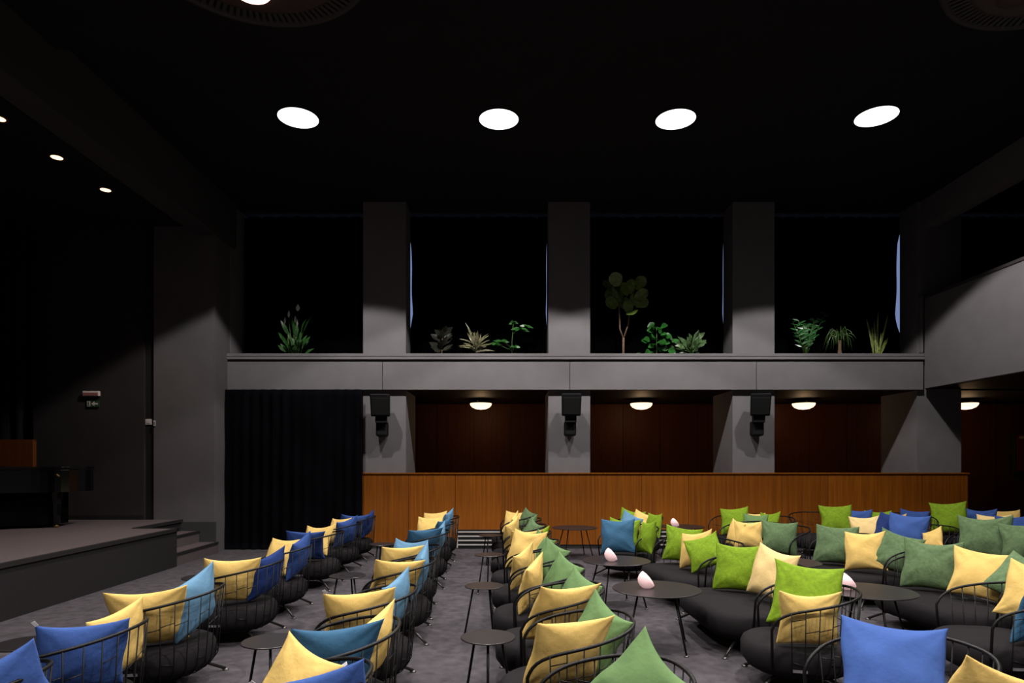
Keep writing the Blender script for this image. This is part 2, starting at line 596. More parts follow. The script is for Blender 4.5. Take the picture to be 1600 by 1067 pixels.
# stage downlights
sp = empty('stage_downlight')
lathe('trim_ring', [(0.075, -0.004), (0.10, -0.014), (0.112, 0.0), (0.075, 0.0)], 'brass', sp, seg=24)
lathe('bulb_face', [(0.0, -0.006), (0.078, -0.006), (0.078, 0.0)], 'spot_glow', sp, seg=24)
for i, y in enumerate((8.35, 9.42, 10.55)):
    o = sp if i == 0 else copy_tree(sp)
    o.location = (-6.7, y, 6.219)
    tag(o, 'small warm stage downlight, ' + ['at the left picture edge, nearest', 'middle one of the row of three', 'farthest of the row, nearest the column'][i],
        'downlight', 'stage downlights')
    ld = bpy.data.lights.new('stage_spot', 'SPOT')
    ld.energy = 60
    ld.spot_size = math.radians(80)
    ld.spot_blend = 0.5
    ld.shadow_soft_size = 0.06
    ld.color = (1, 0.72, 0.5)
    lo = bpy.data.objects.new('stage_spot', ld)
    C.objects.link(lo)
    lo.location = (-6.7, y, 6.19)


# slotted ring diffusers
def ring(loc, lit, label):
    r = empty('ceiling_air_diffuser', loc)
    lathe('outer_rim', [(1.16, 0.0), (1.17, -0.03), (1.21, -0.05), (1.245, -0.03), (1.26, 0.0)], 'ring_dark', r, seg=96)
    lathe('slot_recess', [(1.0, -0.004), (1.2, -0.004)], 'slot_black', r, seg=96)
    lathe('inner_dish', [(0.0, -0.02), (0.85, -0.02), (0.97, -0.045), (1.02, -0.03), (1.02, 0.0)], 'ring_dish', r, seg=96)
    bm = bmesh.new()
    add_box(bm, 1.0, 1.19, -0.020, 0.020, -0.034, -0.004)
    me = bpy.data.meshes.new('slat')
    bmesh.ops.recalc_face_normals(bm, faces=bm.faces)
    bm.to_mesh(me)
    bm.free()
    me.materials.append(MATS['ring_dark'])
    for k in range(100):
        o = bpy.data.objects.new('slat', me)
        C.objects.link(o)
        o.parent = r
        o.rotation_euler = (0, 0, 2 * PI * k / 100)
    for k in range(4):
        a = math.radians(106 + 90 * k)
        lp = lathe('lamp_lens', [(0.0, -0.07), (0.14, -0.06), (0.2, -0.03), (0.21, -0.018)], 'dish_glow' if lit and k == 0 else 'ring_dish', r, seg=32)
        lp.location = (0.70 * math.cos(a), 0.70 * math.sin(a), 0)
    tag(r, label, 'air diffuser', 'slotted round ceiling diffusers')
    return r


ring((-2.6, 6.17, NEAR_Z - 0.001), True, 'slotted round ceiling diffuser with a glowing lamp, top left')
ring((5.66, 6.23, NEAR_Z - 0.001), False, 'slotted dark round ceiling diffuser, top right corner')


# gallery dome lamps
def dome():
    r = empty('gallery_lamp')
    lathe('mount', [(0.0, 0.0), (0.17, 0.0), (0.18, -0.03), (0.27, -0.06), (0.275, -0.09), (0.25, -0.10)], 'bracket_black', r, seg=40)
    lathe('glass_dome', [(0.25, -0.098), (0.243, -0.14), (0.20, -0.19), (0.12, -0.225), (0.0, -0.24)], 'dome_glow', r, seg=40)
    for k in range(3):
        a = 2 * PI * k / 3 + 0.3
        kn = lathe('clip', [(0.0, -0.045), (0.018, -0.05), (0.02, -0.075), (0.0, -0.08)], 'brass', r, seg=10)
        kn.location = (0.285 * math.cos(a), 0.285 * math.sin(a), 0)
    return r


dp = dome()
for i, (x, lab) in enumerate([(-0.715, 'between the first and second pillars'), (2.97, 'between the second and third pillars'),
                              (6.7, 'right of the third pillar'), (10.42, 'at the right edge, under the balcony')]):
    o = dp if i == 0 else copy_tree(dp)
    o.location = (x, 14.7, 3.169)
    tag(o, 'warm glowing glass dome ceiling lamp ' + lab, 'ceiling lamp', 'gallery dome lamps')
    ld = bpy.data.lights.new('dome_bulb', 'POINT')
    ld.energy = 5
    ld.shadow_soft_size = 0.1
    ld.color = (1, 0.6, 0.3)
    lo = bpy.data.objects.new('dome_bulb', ld)
    C.objects.link(lo)
    lo.location = (x, 14.7, 2.86)


# ================================================================== SPEAKERS
def speaker(loc, yaw, label):
    r = empty('wall_speaker', loc, yaw)
    bm = bmesh.new()
    # cabinet: tapered toward the back, tipped down
    f = [(-.19, -.15, -.2), (.19, -.15, -.2), (.2, -.15, .25), (-.2, -.15, .25)]
    bk = [(-.13, .13, -.14), (.13, .13, -.14), (.14, .13, .19), (-.14, .13, .19)]
    a = [bm.verts.new(p) for p in f]
    c = [bm.verts.new(p) for p in bk]
    bm.faces.new(a)
    bm.faces.new(c[::-1])
    for i in range(4):
        bm.faces.new((a[i], a[(i + 1) % 4], c[(i + 1) % 4], c[i]))
    bmesh.ops.bevel(bm, geom=list(bm.edges), offset=0.025, segments=3, affect='EDGES', profile=0.5)
    cab = bm_obj('cabinet', bm, 'speaker_black', r, smooth=False)
    cab.rotation_euler = (math.radians(12), 0, 0)
    bm = bmesh.new()
    add_box(bm, -.165, .165, -.162, -.149, -.165, .175, 0.01)
    gr = bm_obj('grille', bm, 'bracket_black', cab)
    bm = bmesh.new()
    add_box(bm, -.11, .11, -.05, .10, -.34, -.17, 0.01)
    bm_obj('yoke', bm, 'bracket_black', r)
    bm = bmesh.new()
    add_box(bm, -.115, .115, .05, .30, -.60, -.30, 0.04)
    bm_obj('wall_bracket', bm, 'bracket_black', r)
    tag(r, label, 'speaker', 'speakers on the pillars')


speaker((-2.56, 12.52, 2.83), math.radians(4), 'black wall speaker on the leftmost pillar, beside the long curtain')
speaker((1.15, 12.52, 2.84), 0, 'black wall speaker on the middle pillar')
speaker((4.83, 12.52, 2.84), math.radians(-8), 'black wall speaker on the right pillar')


# ================================================================== VENTS
def vent(x, label):
    v = empty('heating_grille', (x, 12.76, 0.02))
    bm = bmesh.new()
    add_box(bm, -.52, .52, -.005, .01, 0, .36)
    bm_obj('backing', bm, 'slot_black', v)
    bm = bmesh.new()
    add_box(bm, -.5, .5, -.022, -.004, -.012, .012)
    me = bpy.data.meshes.new('slat')
    bmesh.ops.recalc_face_normals(bm, faces=bm.faces)
    bm.to_mesh(me)
    bm.free()
    me.materials.append(MATS['vent_metal'])
    for k in range(4):
        o = link('slat', me, None, v, (0, 0, 0.06 + k * 0.085))
    for s in (-1, 1):
        bm = bmesh.new()
        add_box(bm, s * .51 - .012, s * .51 + .012, -.024, .0, 0, .36)
        bm_obj('frame_side', bm, 'vent_metal', v)
    tag(v, label, 'vent', 'heating grilles in the wood panelling')


vent(-0.58, 'slatted metal heating grille low in the panelling left of the green-cushioned chairs')
vent(3.1, 'slatted metal heating grille low in the panelling right of the blue cushion')

# ================================================================== STAGE THINGS


def piano():
    # grand piano, tail toward +X
    r = empty('grand_piano', (-8.72, 10.72, 0.63))
    plan = []
    plan += [(-1.4, -0.75), (-0.1, -0.75)]
    for t in range(0, 13):                                   # bent side
        s = t / 12
        plan.append((-0.1 + 1.25 * s, -0.75 + 0.62 * (3 * s * s - 2 * s ** 3)))
    for t in range(1, 9):                                     # tail
        a = -PI / 2 + PI * t / 8
        plan.append((1.15 + 0.22 * math.cos(a), 0.31 + 0.44 * math.sin(a)))
    plan += [(-1.4, 0.75)]
    prism('rim', plan, 0.60, 0.97, 'piano_black', r, bevel=0.006)
    lid = prism('lid', [(x * 1.01, y * 1.02) for x, y in plan if x > -1.0] + [(-1.0, 0.765), (-1.0, -0.765)], 0.98, 1.02, 'piano_black', r, bevel=0.006)
    box('key_slip', -1.62, -1.4, -0.74, 0.74, 0.60, 0.74, 'piano_black', r, bevel=0.01)
    for s in (-1, 1):
        box('cheek_block', -1.62, -1.4, s * 0.72 - 0.06, s * 0.72 + 0.06, 0.74, 0.9, 'piano_black', r, bevel=0.01)
    for (x, y) in ((-1.25, -0.6), (-1.25, 0.6), (1.05, 0.05)):
        lg = lathe('leg', [(0.055, 0.06), (0.06, 0.1), (0.075, 0.4), (0.095, 0.55), (0.1, 0.605)], 'piano_black', r, (x, y, 0), seg=8, smooth=False)
        cs_ = lathe('caster', [(0.0, 0.0), (0.035, 0.0), (0.04, 0.03), (0.03, 0.06), (0.0, 0.065)], 'brass', lg, seg=12)
    ly = empty_part = bmesh.new()
    add_tube(ly, [(-1.1, -0.12, 0.6), (-1.1, -0.1, 0.12)], 0.018)
    add_tube(ly, [(-1.1, 0.12, 0.6), (-1.1, 0.1, 0.12)], 0.018)
    add_box(ly, -1.16, -1.04, -0.16, 0.16, 0.06, 0.12)
    bm_obj('pedal_lyre', ly, 'piano_black', r)
    prism('under_rim_fill', [(x * .80 - .1, y * .8) for x, y in plan], 0.05, 0.60, 'blackout', r)  # black solid filling the space under the rim, just clear of the stage
    tube('lid_hinge', [(1.2, -0.16, 0.9), (1.24, -0.14, 0.86)], 0.012, 'brass', r)
    tag(r, 'black grand piano on the stage, tail toward the wall column', 'piano')


piano()
wb = empty('wooden_cabinet', (-9.30, 11.66, 0.63))
box('front_panel', -0.75, 0.66, -0.12, -0.09, 0.05, 1.49, 'wood_board', wb, bevel=0.004)
box('body', -0.74, 0.65, -0.09, -0.02, 0.0, 1.48, 'wood_board', wb)
box('top_board', -0.75, 0.66, -0.12, -0.02, 1.49, 1.505, 'wood_board', wb, bevel=0.004)
tag(wb, 'orange-brown wooden cabinet rising behind the black piano', 'cabinet')

# exit sign and emergency light
em = empty('emergency_light', (-7.99, 12.19, 2.98))
box('housing', -.155, .155, -.06, .0, 0, .095, 'white_plastic', em, bevel=0.008)
box('diffuser', -.14, .14, -.068, -.06, .012, .06, 'sign_red', em)
tag(em, 'long white emergency light fitting above the green exit sign', 'emergency light')
ex = empty('exit_sign', (-7.97, 12.19, 2.78))
box('plate', -.115, .115, -.02, 0, 0, .115, 'sign_green', ex)
box('pictogram_field', -.11, -.05, -.0225, -.02, .008, .107, 'white_plastic', ex)
bm = bmesh.new()
add_box(bm, .02, .095, -.0235, -.0205, .043, .072)
av = [bm.verts.new((x, y, z)) for y in (-.0235, -.0205) for x, z in ((-.03, .0575), (.03, .1), (.03, .015))]
for q in ((0, 1, 2), (5, 4, 3), (0, 3, 4, 1), (1, 4, 5, 2), (2, 5, 3, 0)):
    bm.faces.new([av[i] for i in q])
bm_obj('arrow', bm, 'white_plastic', ex)
bm = bmesh.new()
add_tube(bm, [(-.082, -.024, .09), (-.08, -.024, .055), (-.098, -.024, .02)], 0.006)
add_tube(bm, [(-.08, -.024, .055), (-.066, -.024, .035), (-.06, -.024, .018)], 0.006)
add_tube(bm, [(-.1, -.024, .07), (-.082, -.024, .08), (-.062, -.024, .068)], 0.005)
add_lathe(bm, [(0, .092), (.007, .097), (0, .104)], 10, -.079, -.024)
bm_obj('running_figure', bm, 'sign_green', ex)
tag(ex, 'small green exit sign with a white left arrow on stage wall', 'exit sign')
sw = empty('light_switch', (-6.94, 12.257, 2.49))
box('plate', -.075, .055, -.02, 0, -.05, .06, 'switch_white', sw, bevel=0.006)
box('rocker', -.045, .025, -.03, -.02, -.025, .035, 'switch_white', sw, bevel=0.004)
tag(sw, 'white light switch plate in the dark wall slot beside the column', 'switch')
sw2 = empty('wall_socket', (-6.815, 12.19, 2.46))
box('plate', -.015, .03, -.012, 0, -.045, .06, 'switch_white', sw2, bevel=0.005)
box('insert', -.004, .02, -.016, -.012, -.02, .035, 'plate_grey', sw2)
tag(sw2, 'narrow white wall plate at the left edge of the column', 'wall plate')
fb = empty('fire_hose_cabinet', (12.75, 15.96, 1.45))
box('frame', -.3, .24, -.12, 0, 0, 1.0, 'plinth_dark', fb, bevel=0.01)
dr = box('door', -.25, .22, -.14, -.12, .05, .95, 'fire_red', fb, bevel=0.006)
box('label_plate', -.2, -.08, -.012, -.010, .80, .86, 'white_plastic', dr)
tag(fb, 'red fire hose cabinet on the dark wall at the right edge', 'fire cabinet')

# ================================================================== SEATING


def rrect(hx, hy, rad, n_arc=8, cx=0.0):
    """rounded rectangle outline, counter-clockwise from +X side middle"""
    pts = []
    for (sx, sy, a0) in ((1, 1, 0), (-1, 1, 90), (-1, -1, 180), (1, -1, 270)):
        for k in range(n_arc + 1):
            a = math.radians(a0 + 90 * k / n_arc)
            pts.append((cx + sx * (hx - rad) + rad * math.cos(a), sy * (hy - rad) + rad * math.sin(a)))
    return pts


def resample(path, step):
    out = [path[0]]
    acc = 0
    L = [0]
    for a, b_ in zip(path, path[1:]):
        L.append(L[-1] + math.dist(a, b_))
    n = max(2, round(L[-1] / step))
    res = []
    for i in range(n + 1):
        d = L[-1] * i / n
        for k in range(len(L) - 1):
            if L[k + 1] >= d - 1e-9:
                t = (d - L[k]) / max(1e-9, L[k + 1] - L[k])
                res.append((path[k][0] + (path[k + 1][0] - path[k][0]) * t, path[k][1] + (path[k + 1][1] - path[k][1]) * t))
                break
    return res


SEAT_Z = 0.367


def make_seat(name, hx, hy, rad, xpost, step, z_front, z_back):
    """local -X is the front. basket rail runs round the back from post to post."""
    root = empty(name)
    # seat cushion
    bm = bmesh.new()
    prof = [(.118, .17), (.132, .10), (.165, .04), (.22, .0), (.295, .0), (.338, .018), (.359, .05), (.366, .10), (.369, .20)]
    rings = []
    fx = .045
    for z, ins in prof:
        pts = rrect(hx - ins + fx / 2, hy - ins, max(0.05, rad - ins), 8, -fx / 2)
        rings.append([bm.verts.new((x, y, z)) for x, y in pts])
    for a, b_ in zip(rings, rings[1:]):
        n = len(a)
        for k in range(n):
            bm.faces.new((a[k], a[(k + 1) % n], b_[(k + 1) % n], b_[k]))
    bm.faces.new(rings[0][::-1])
    bm.faces.new(rings[-1])
    bmesh.ops.remove_doubles(bm, verts=bm.verts, dist=1e-4)
    seat = bm_obj('seat', bm, 'seat_black', root, smooth=True)
    # maker's plate on the near side, plain
    bm = bmesh.new()
    add_box(bm, -.10, .0, -hy - .004, -hy + .004, .205, .225)
    bm_obj('metal_plate', bm, 'plate_grey', seat)
    # basket
    ro = 0.055
    top = rrect(hx + ro, hy + ro, rad + ro, 10)
    bot = rrect(hx + .006, hy + .006, rad + .006, 10)
    # U path: from +Y post round the back to -Y post
    idx = list(range(len(top)))
    half = len(top) // 2
    ordered = top[half:] + top[:half]          # starts at (-x,-y) region .. goes -y side, back, +y side
    U = []
    L4 = len(top) // 4
    seq = top[3 * L4 - 0:] + top[:L4 + 0]
    seq = [p for p in top[2 * L4:] + top[:2 * L4]]
    seq = [(max(p[0], xpost), p[1]) for p in seq]
    # keep run with x>=xpost
    fwd = []
    lo = [(-hx, -(hy + ro))]
    near = [(xpost, None)]
    clean = []
    for p in seq:
        if p[0] > xpost + 1e-6:
            clean.append(p)
    # y of outline at xpost
    def yside(xp, H, hxx, r):
        cxn = -(hxx - r)
        if xp >= cxn:
            return H
        dx = cxn - xp
        return H - r + math.sqrt(max(0, r * r - dx * dx))
    ys = yside(xpost, hy + ro, hx + ro, rad + ro)
    clean = [(xpost, -ys)] + clean + [(xpost, ys)]

    def zr(x):
        t = (x - xpost) / (hx + ro - xpost)
        return z_front + (z_back - z_front) * (t ** 0.85)

    dense = resample(clean, 0.045)
    rail = []
    # post, near
    base_x = xpost - 0.05
    zb = 0.20

    def base_pt(x, y):
        # map rail plan point onto outline hugging the seat
        kx = (hx + .010) / (hx + ro)
        ky = (hy + .010) / (hy + ro)
        return (x * kx, y * ky)

    def under(x, y, ins, z):
        return (x * (hx - ins) / (hx + ro), y * (hy - ins) / (hy + ro), z)

    bx, by = base_pt(xpost, -ys)
    c = 0.11
    post = [(bx - .05, by, zb), (xpost - .035, -ys + 0.004, z_front - c)]
    for k in range(1, 5):
        a = PI / 2 * k / 5
        post.append((xpost - .035 + c * (1 - math.cos(a)), -ys, z_front - c + c * math.sin(a)))
    mid = [(x, y, zr(x)) for x, y in dense if x > xpost + .085 - .02]
    post2 = [(p[0], -p[1], p[2]) for p in post][::-1]
    tubep = post + mid + post2
    for _ in range(4):
        q = list(tubep)
        for i in range(2, len(q) - 2):
            q[i] = tuple(.25 * tubep[i - 1][k] + .5 * tubep[i][k] + .25 * tubep[i + 1][k] for k in range(3))
        tubep = q
    tube('back_rail', tubep, 0.0105, 'wire_black', root, sides=8)
    # wires
    ws = resample(clean, step)
    for i, (x, y) in enumerate(ws[1:-1]):
        if x < xpost + 0.07:
            zt = z_front - 0.02
        else:
            zt = zr(x)
        px, py = base_pt(x, y)
        tube('wire', [(x, y, zt), (px + (x - px) * .25, py + (y - py) * .25, .33), (px, py, .22), under(x, y, .03, .163), under(x, y, .085, .13), under(x, y, .15, .114)], 0.0042, 'wire_black', root, sides=5)
    # short cross wires, staggered
    rnd = random.Random(3)
    for i in range(1, len(ws) - 2):
        a, b_ = ws[i], ws[i + 1]
        k = i % 3
        zc = [0.50, 0.585, 0.535][k] + (0.03 if i % 2 else -0.02)
        zc = min(zc, zr(max(min(a[0], b_[0]), xpost)) - .05)

        def at(p, z):
            px, py = base_pt(*p)
            t = (z - .22) / (zr(max(p[0], xpost)) - .22)
            return (px + (p[0] - px) * t, py + (p[1] - py) * t, z)
        tube('cross_wire', [at(a, zc - .01), at(b_, zc + .012)], 0.0034, 'wire_black', root, sides=4)
        if k == 1:
            zc2 = 0.27
            tube('cross_wire', [at(a, zc2 + .01), at(b_, zc2 - .01)], 0.0034, 'wire_black', root, sides=4)
    # legs: bent tubes with disc feet
    for sx in (-1, 1):
        for sy in (-1, 1):
            x1, y1 = sx * (hx - .20), sy * (hy - .19)
            x2, y2 = sx * (hx - .02), sy * (hy - .02)
            lg = tube('leg', [(x1 * .6, y1 * .8, .128), (x1, y1, .122), (x1 + (x2 - x1) * .3, y1 + (y2 - y1) * .3, .105), (x2, y2, .012)], 0.0125, 'leg_metal', root, sides=8)
            f = lathe('foot', [(0, 0), (.026, 0), (.026, .008), (.012, .016), (0, .018)], 'foot_metal', lg, (x2, y2, 0), seg=12)
    return root


chair0 = make_seat('basket_armchair', 0.375, 0.385, 0.33, -0.21, 0.098, 0.62, 0.755)
sofa0 = make_seat('basket_sofa', 0.42, 0.72, 0.33, -0.12, 0.105, 0.63, 0.755)
used = {'c': False, 's': False}


def place(kind, x, y, rot, label, group):
    p = chair0 if kind == 'c' else sofa0
    if not used[kind]:
        used[kind] = True
        o = p
    else:
        o = copy_tree(p)
    o.location = (x, y, 0)
    o.rotation_euler = (0, 0, math.radians(rot))
    tag(o, label, 'armchair' if kind == 'c' else 'sofa', group)
    return o


# ---- cushions
CUSH = []


def cushion_mesh(seed):
    rnd = random.Random(seed)
    bm = bmesh.new()
    N = 26
    T = 0.19
    sag = rnd.uniform(0.0, 0.10)
    ph = [rnd.uniform(0, 6.28) for _ in range(8)]
    am = [rnd.uniform(0.6, 1.2) for _ in range(4)]
    dent = (rnd.uniform(-.5, .5), rnd.uniform(0.1, .7))

    def outline(s, t):
        u = s * (1 - 0.09 * (1 - t * t) * abs(s) ** 1.5)
        v = t * (1 - 0.09 * (1 - s * s) * abs(t) ** 1.5)
        # top edge droops between the corners
        v -= sag * (1 - s * s) * max(0, t) ** 2
        u += 0.035 * math.sin(2.3 * t + ph[0]) + 0.02 * math.sin(5 * t + ph[1]) * s
        v += 0.03 * math.sin(2.1 * s + ph[2]) * (t + 1) * .5
        return u, v

    grids = []
    for side in (1, -1):
        g = []
        for j in range(N + 1):
            row = []
            for i in range(N + 1):
                s = -1 + 2 * i / N
                t = -1 + 2 * j / N
                # denser toward edges
                s = math.sin(s * PI / 2) * .6 + s * .4
                t = math.sin(t * PI / 2) * .6 + t * .4
                u, v = outline(s, t)
                base = max(0, (1 - s * s) * (1 - t * t))
                h = T * (base ** 0.55) * (1 - 0.22 * t)
                # folds running in from the corners and edges
                e = max(abs(s), abs(t))
                wr = 0
                for q, (cs_, ct) in enumerate(((1, 1), (-1, 1), (-1, -1), (1, -1))):
                    ds, dt = s - cs_, t - ct
                    dist = math.hypot(ds, dt)
                    ang = math.atan2(dt, ds)
                    wr += am[q] * math.exp(-dist * 2.2) * math.sin(ang * 9 + ph[q]) * 0.05
                wr += 0.018 * math.sin(7 * s + ph[4]) * math.exp(-abs(t + 1) * 2) + 0.018 * math.sin(8 * t + ph[5]) * math.exp(-abs(s - 1) * 2.2)
                wr += 0.016 * math.sin(3.1 * s + 2.2 * t + ph[6]) + 0.012 * math.sin(9 * t - 3 * s + ph[7]) * math.exp(-abs(s + 1) * 2)
                if side == 1:
                    wr -= 0.06 * math.exp(-((s - dent[0]) ** 2 + (t - dent[1]) ** 2) * 5) * sag * 12
                h *= (1 + wr * 5.0)
                rim = i in (0, N) or j in (0, N)
                if rim and side == -1:
                    row.append(grids[0][j][i])
                else:
                    hh = 0 if rim else h * side
                    bend = 0.02 * math.sin(1.6 * s + ph[3]) * t * .5
                    row.append(bm.verts.new((u * .5, hh + bend, (v + 1) * .5)))
            g.append(row)
        grids.append(g)
    for g, side in zip(grids, (1, -1)):
        for j in range(N):
            for i in range(N):
                q = (g[j][i], g[j][i + 1], g[j + 1][i + 1], g[j + 1][i])
                bm.faces.new(q if side == -1 else q[::-1])
    me = bpy.data.meshes.new('cushion')
    bmesh.ops.recalc_face_normals(bm, faces=bm.faces)
    bm.to_mesh(me)
    bm.free()
    for p in me.polygons:
        p.use_smooth = True
    return me


CVAR = [cushion_mesh(100 + i) for i in range(7)]
CCACHE = {}
tag_bm = bmesh.new()
add_box(tag_bm, -.02, .02, -.0015, .0015, 0, .075)
tag_me = bpy.data.meshes.new('fabric_tag')
tag_bm.to_mesh(tag_me)
tag_bm.free()
tag_me.materials.append(MATS['tag_white'])
cn = [0]
NAMECOL = {'yellow': 'yellow', 'cream': 'pale yellow', 'blue': 'blue', 'navy': 'dark navy blue', 'sky': 'light blue', 'teal': 'teal blue',
           'green': 'leaf green', 'sage': 'sage green', 'lime': 'lime green', 'royal': 'bright blue'}


def cushion(host, col, lx, ly, psi, lean=22, roll=0, size=0.5, dz=0.0, label='', group='cushions', tagged=False, var=None):
    """psi: plan direction the face looks at, 0 = host front (-X), + turns toward +Y. host = (x,y,rotdeg)"""
    hx, hy, hr = host
    a = math.radians(hr)
    x = hx + lx * math.cos(a) - ly * math.sin(a)
    y = hy + lx * math.sin(a) + ly * math.cos(a)
    v = cn[0] % len(CVAR) if var is None else var
    cn[0] += 1
    key = (v, col)
    if key not in CCACHE:
        me = CVAR[v].copy()
        me.materials.append(MATS['cushion_' + col])
        CCACHE[key] = me
    o = bpy.data.objects.new('cushion', CCACHE[key])
    C.objects.link(o)
    # mesh: width along local X, thickness along Y, height Z; +Y face is the "face".
    # face normal (0,1,0) -> direction (-cos psi, sin psi) in the host frame
    ang = hr + 90 - psi
    M = Matrix.Rotation(math.radians(ang), 4, 'Z') @ Matrix.Rotation(math.radians(lean), 4, 'X') @ Matrix.Rotation(math.radians(roll), 4, 'Y')
    M = M @ Matrix.Diagonal((size, size * 1.0, size, 1))
    o.matrix_world = Matrix.Translation((x, y, SEAT_Z + 0.012 + dz + abs(math.sin(math.radians(roll))) * size * .42)) @ M
    tag(o, label, 'cushion', group)
    if tagged:
        t = bpy.data.objects.new('fabric_tag', tag_me)
        C.objects.link(t)
        t.parent = o
        t.location = (-.47, 0, .985)
        t.rotation_euler = (0, math.radians(-35), 0)
    return o


# rows of armchairs -------------------------------------------------
rowA = [(-2.66, 2.93), (-2.69, 3.82), (-2.72, 4.97), (-2.73, 6.33), (-2.79, 7.45), (-2.81, 8.97), (-2.85, 10.25), (-2.87, 11.4), ]
rowB = [(-1.10, 2.97), (-1.11, 3.84), (-1.17, 4.94), (-1.2, 6.42), (-1.27, 7.42), (-1.31, 9.05), (-1.36, 10.3), (-1.38, 11.45)]
rowC = [(0.40, 3.0), (0.33, 4.05), (0.29, 5.07), (0.24, 5.98), (0.20, 7.0), (0.16, 7.95), (0.12, 9.0), (0.10, 9.95), (0.07, 11.0), (0.04, 11.95)]
# per chair: list of (slot, colour); N = along the near arm, F = far / back side, B = back, G = far arm facing viewer
cA = [[('R', 'royal')],
      [('N', 'royal'), ('F', 'yellow')],
      [('N', 'yellow'), ('F', 'sky')],
      [('N', 'yellow'), ('F', 'navy')],
      [('G', 'yellow'), ('F', 'blue')],
      [('N', 'blue'), ('G', 'yellow')],
      [('G', 'yellow'), ('B', 'blue')],
      [('N', 'blue'), ('F', 'navy')]]
cB = [[('N', 'royal'), ('G', 'yellow')],
      [('N', 'teal'), ('F', 'yellow')],
      [('N', 'yellow'), ('F', 'sky')],
      [('N', 'yellow'), ('F', 'sky')],
      [('N', 'yellow'), ('G', 'sky')],
      [('N', 'teal'), ('F', 'sky')],
      [('G', 'yellow'), ('B', 'teal')],
      [('G', 'yellow'), ('B', 'sky')]]
cC = [[('T', 'green')],
      [('N', 'yellow'), ('K', 'green')],
      [('N', 'yellow'), ('K', 'green')],
      [('P', 'yellow'), ('K', 'green')],
      [('P', 'yellow'), ('K', 'green')],
      [('G', 'yellow'), ('K', 'green')],
      [('N', 'yellow'), ('B', 'lime')],
      [('P', 'yellow'), ('K', 'sage')],
      [('P', 'yellow'), ('B', 'sage')],
      [('G', 'yellow'), ('K', 'sage')]]
SLOT = {
    # lx, ly, psi, lean, roll, size, dz
    'N': (-0.02, -0.14, 70, 30, 2, 0.51, 0.0),
    'F': (0.22, 0.09, 8, 16, -12, 0.46, 0.0),
    'B': (0.17, 0.0, 20, 18, -8, 0.46, 0.0),
    'G': (-0.02, 0.13, -64, 26, 4, 0.47, 0.0),
    'P': (-0.10, -0.06, 22, 14, -16, 0.44, 0.0),
    'K': (0.12, 0.08, -32, 20, -17, 0.44, 0.0),
    'R': (0.20, -0.08, 32, 25, -26, 0.50, 0.0),
    'T': (0.06, 0.02, -34, 26, -32, 0.46, 0.0),
}
OV = {   # individual poses: (row, chair, cushion)
    ('A', 0, 0): (0.29, 0.08, 30, 20, -24, 0.45, 0.0),
    ('A', 1, 0): (0.11, -0.01, 66, 22, 3, 0.48, 0.0),
    ('A', 1, 1): (0.20, 0.20, 16, 12, -14, 0.44, 0.0),
    ('A', 2, 1): (0.24, 0.05, 6, 12, -20, 0.48, 0.0),
    ('B', 0, 0): (0.20, -0.02, 62, 20, -4, 0.48, 0.0),
    ('B', 0, 1): (-0.05, 0.12, -58, 24, -14, 0.43, 0.0),
    ('B', 1, 0): (-0.01, -0.09, 68, 26, 2, 0.52, 0.0),
    ('C', 1, 0): (-0.04, -0.12, 76, 26, 2, 0.50, 0.0),
    ('C', 5, 0): (-0.06, 0.10, -50, 20, 3, 0.52, 0.0),
}
RN = ['row nearest the stage', 'second row from the stage', 'third row from the stage']
RG = ['armchairs in the row nearest the stage', 'armchairs in the second row', 'armchairs in the third row']
rnd = random.Random(21)
for rname, rg, pos, cols, cfg in zip(RN, RG, (rowA, rowB, rowC), (cA, cB, cC), 'ABC'):
    nrow = len(pos)
    for i, ((x, y), cs_) in enumerate(zip(pos, cols)):
        rot = rnd.uniform(-5, 5) + 1.5
        pl = 'frontmost chair' if i == 0 else ('rearmost chair' if i == nrow - 1 else ORD[i] + ' chair')
        place('c', x, y, rot, 'black wire basket armchair, %s in the %s' % (pl.replace(' chair', '') if i in (0, nrow - 1) else ORD[i] + ' from the front', rname), rg)
        for j, (s, col) in enumerate(cs_):
            lx, ly, psi, lean, roll, size, dz = OV.get((cfg, i, j), SLOT[s])
            cushion((x, y, rot), col, lx + rnd.uniform(-.02, .02), ly + rnd.uniform(-.02, .02), psi + rnd.uniform(-9, 9), lean + rnd.uniform(-3, 3),
                    roll + rnd.uniform(-4, 4), size + rnd.uniform(-.015, .015), dz,
                    '%s cushion on the %s of the %s' % (NAMECOL[col], pl if i in (0, nrow - 1) else ORD[i] + ' chair', rname),
                    'cushions in the ' + rname, tagged=(cfg == 'B' and i in (0, 2) and s in ('G', 'N')) or (cfg == 'A' and i == 1 and s == 'N'))

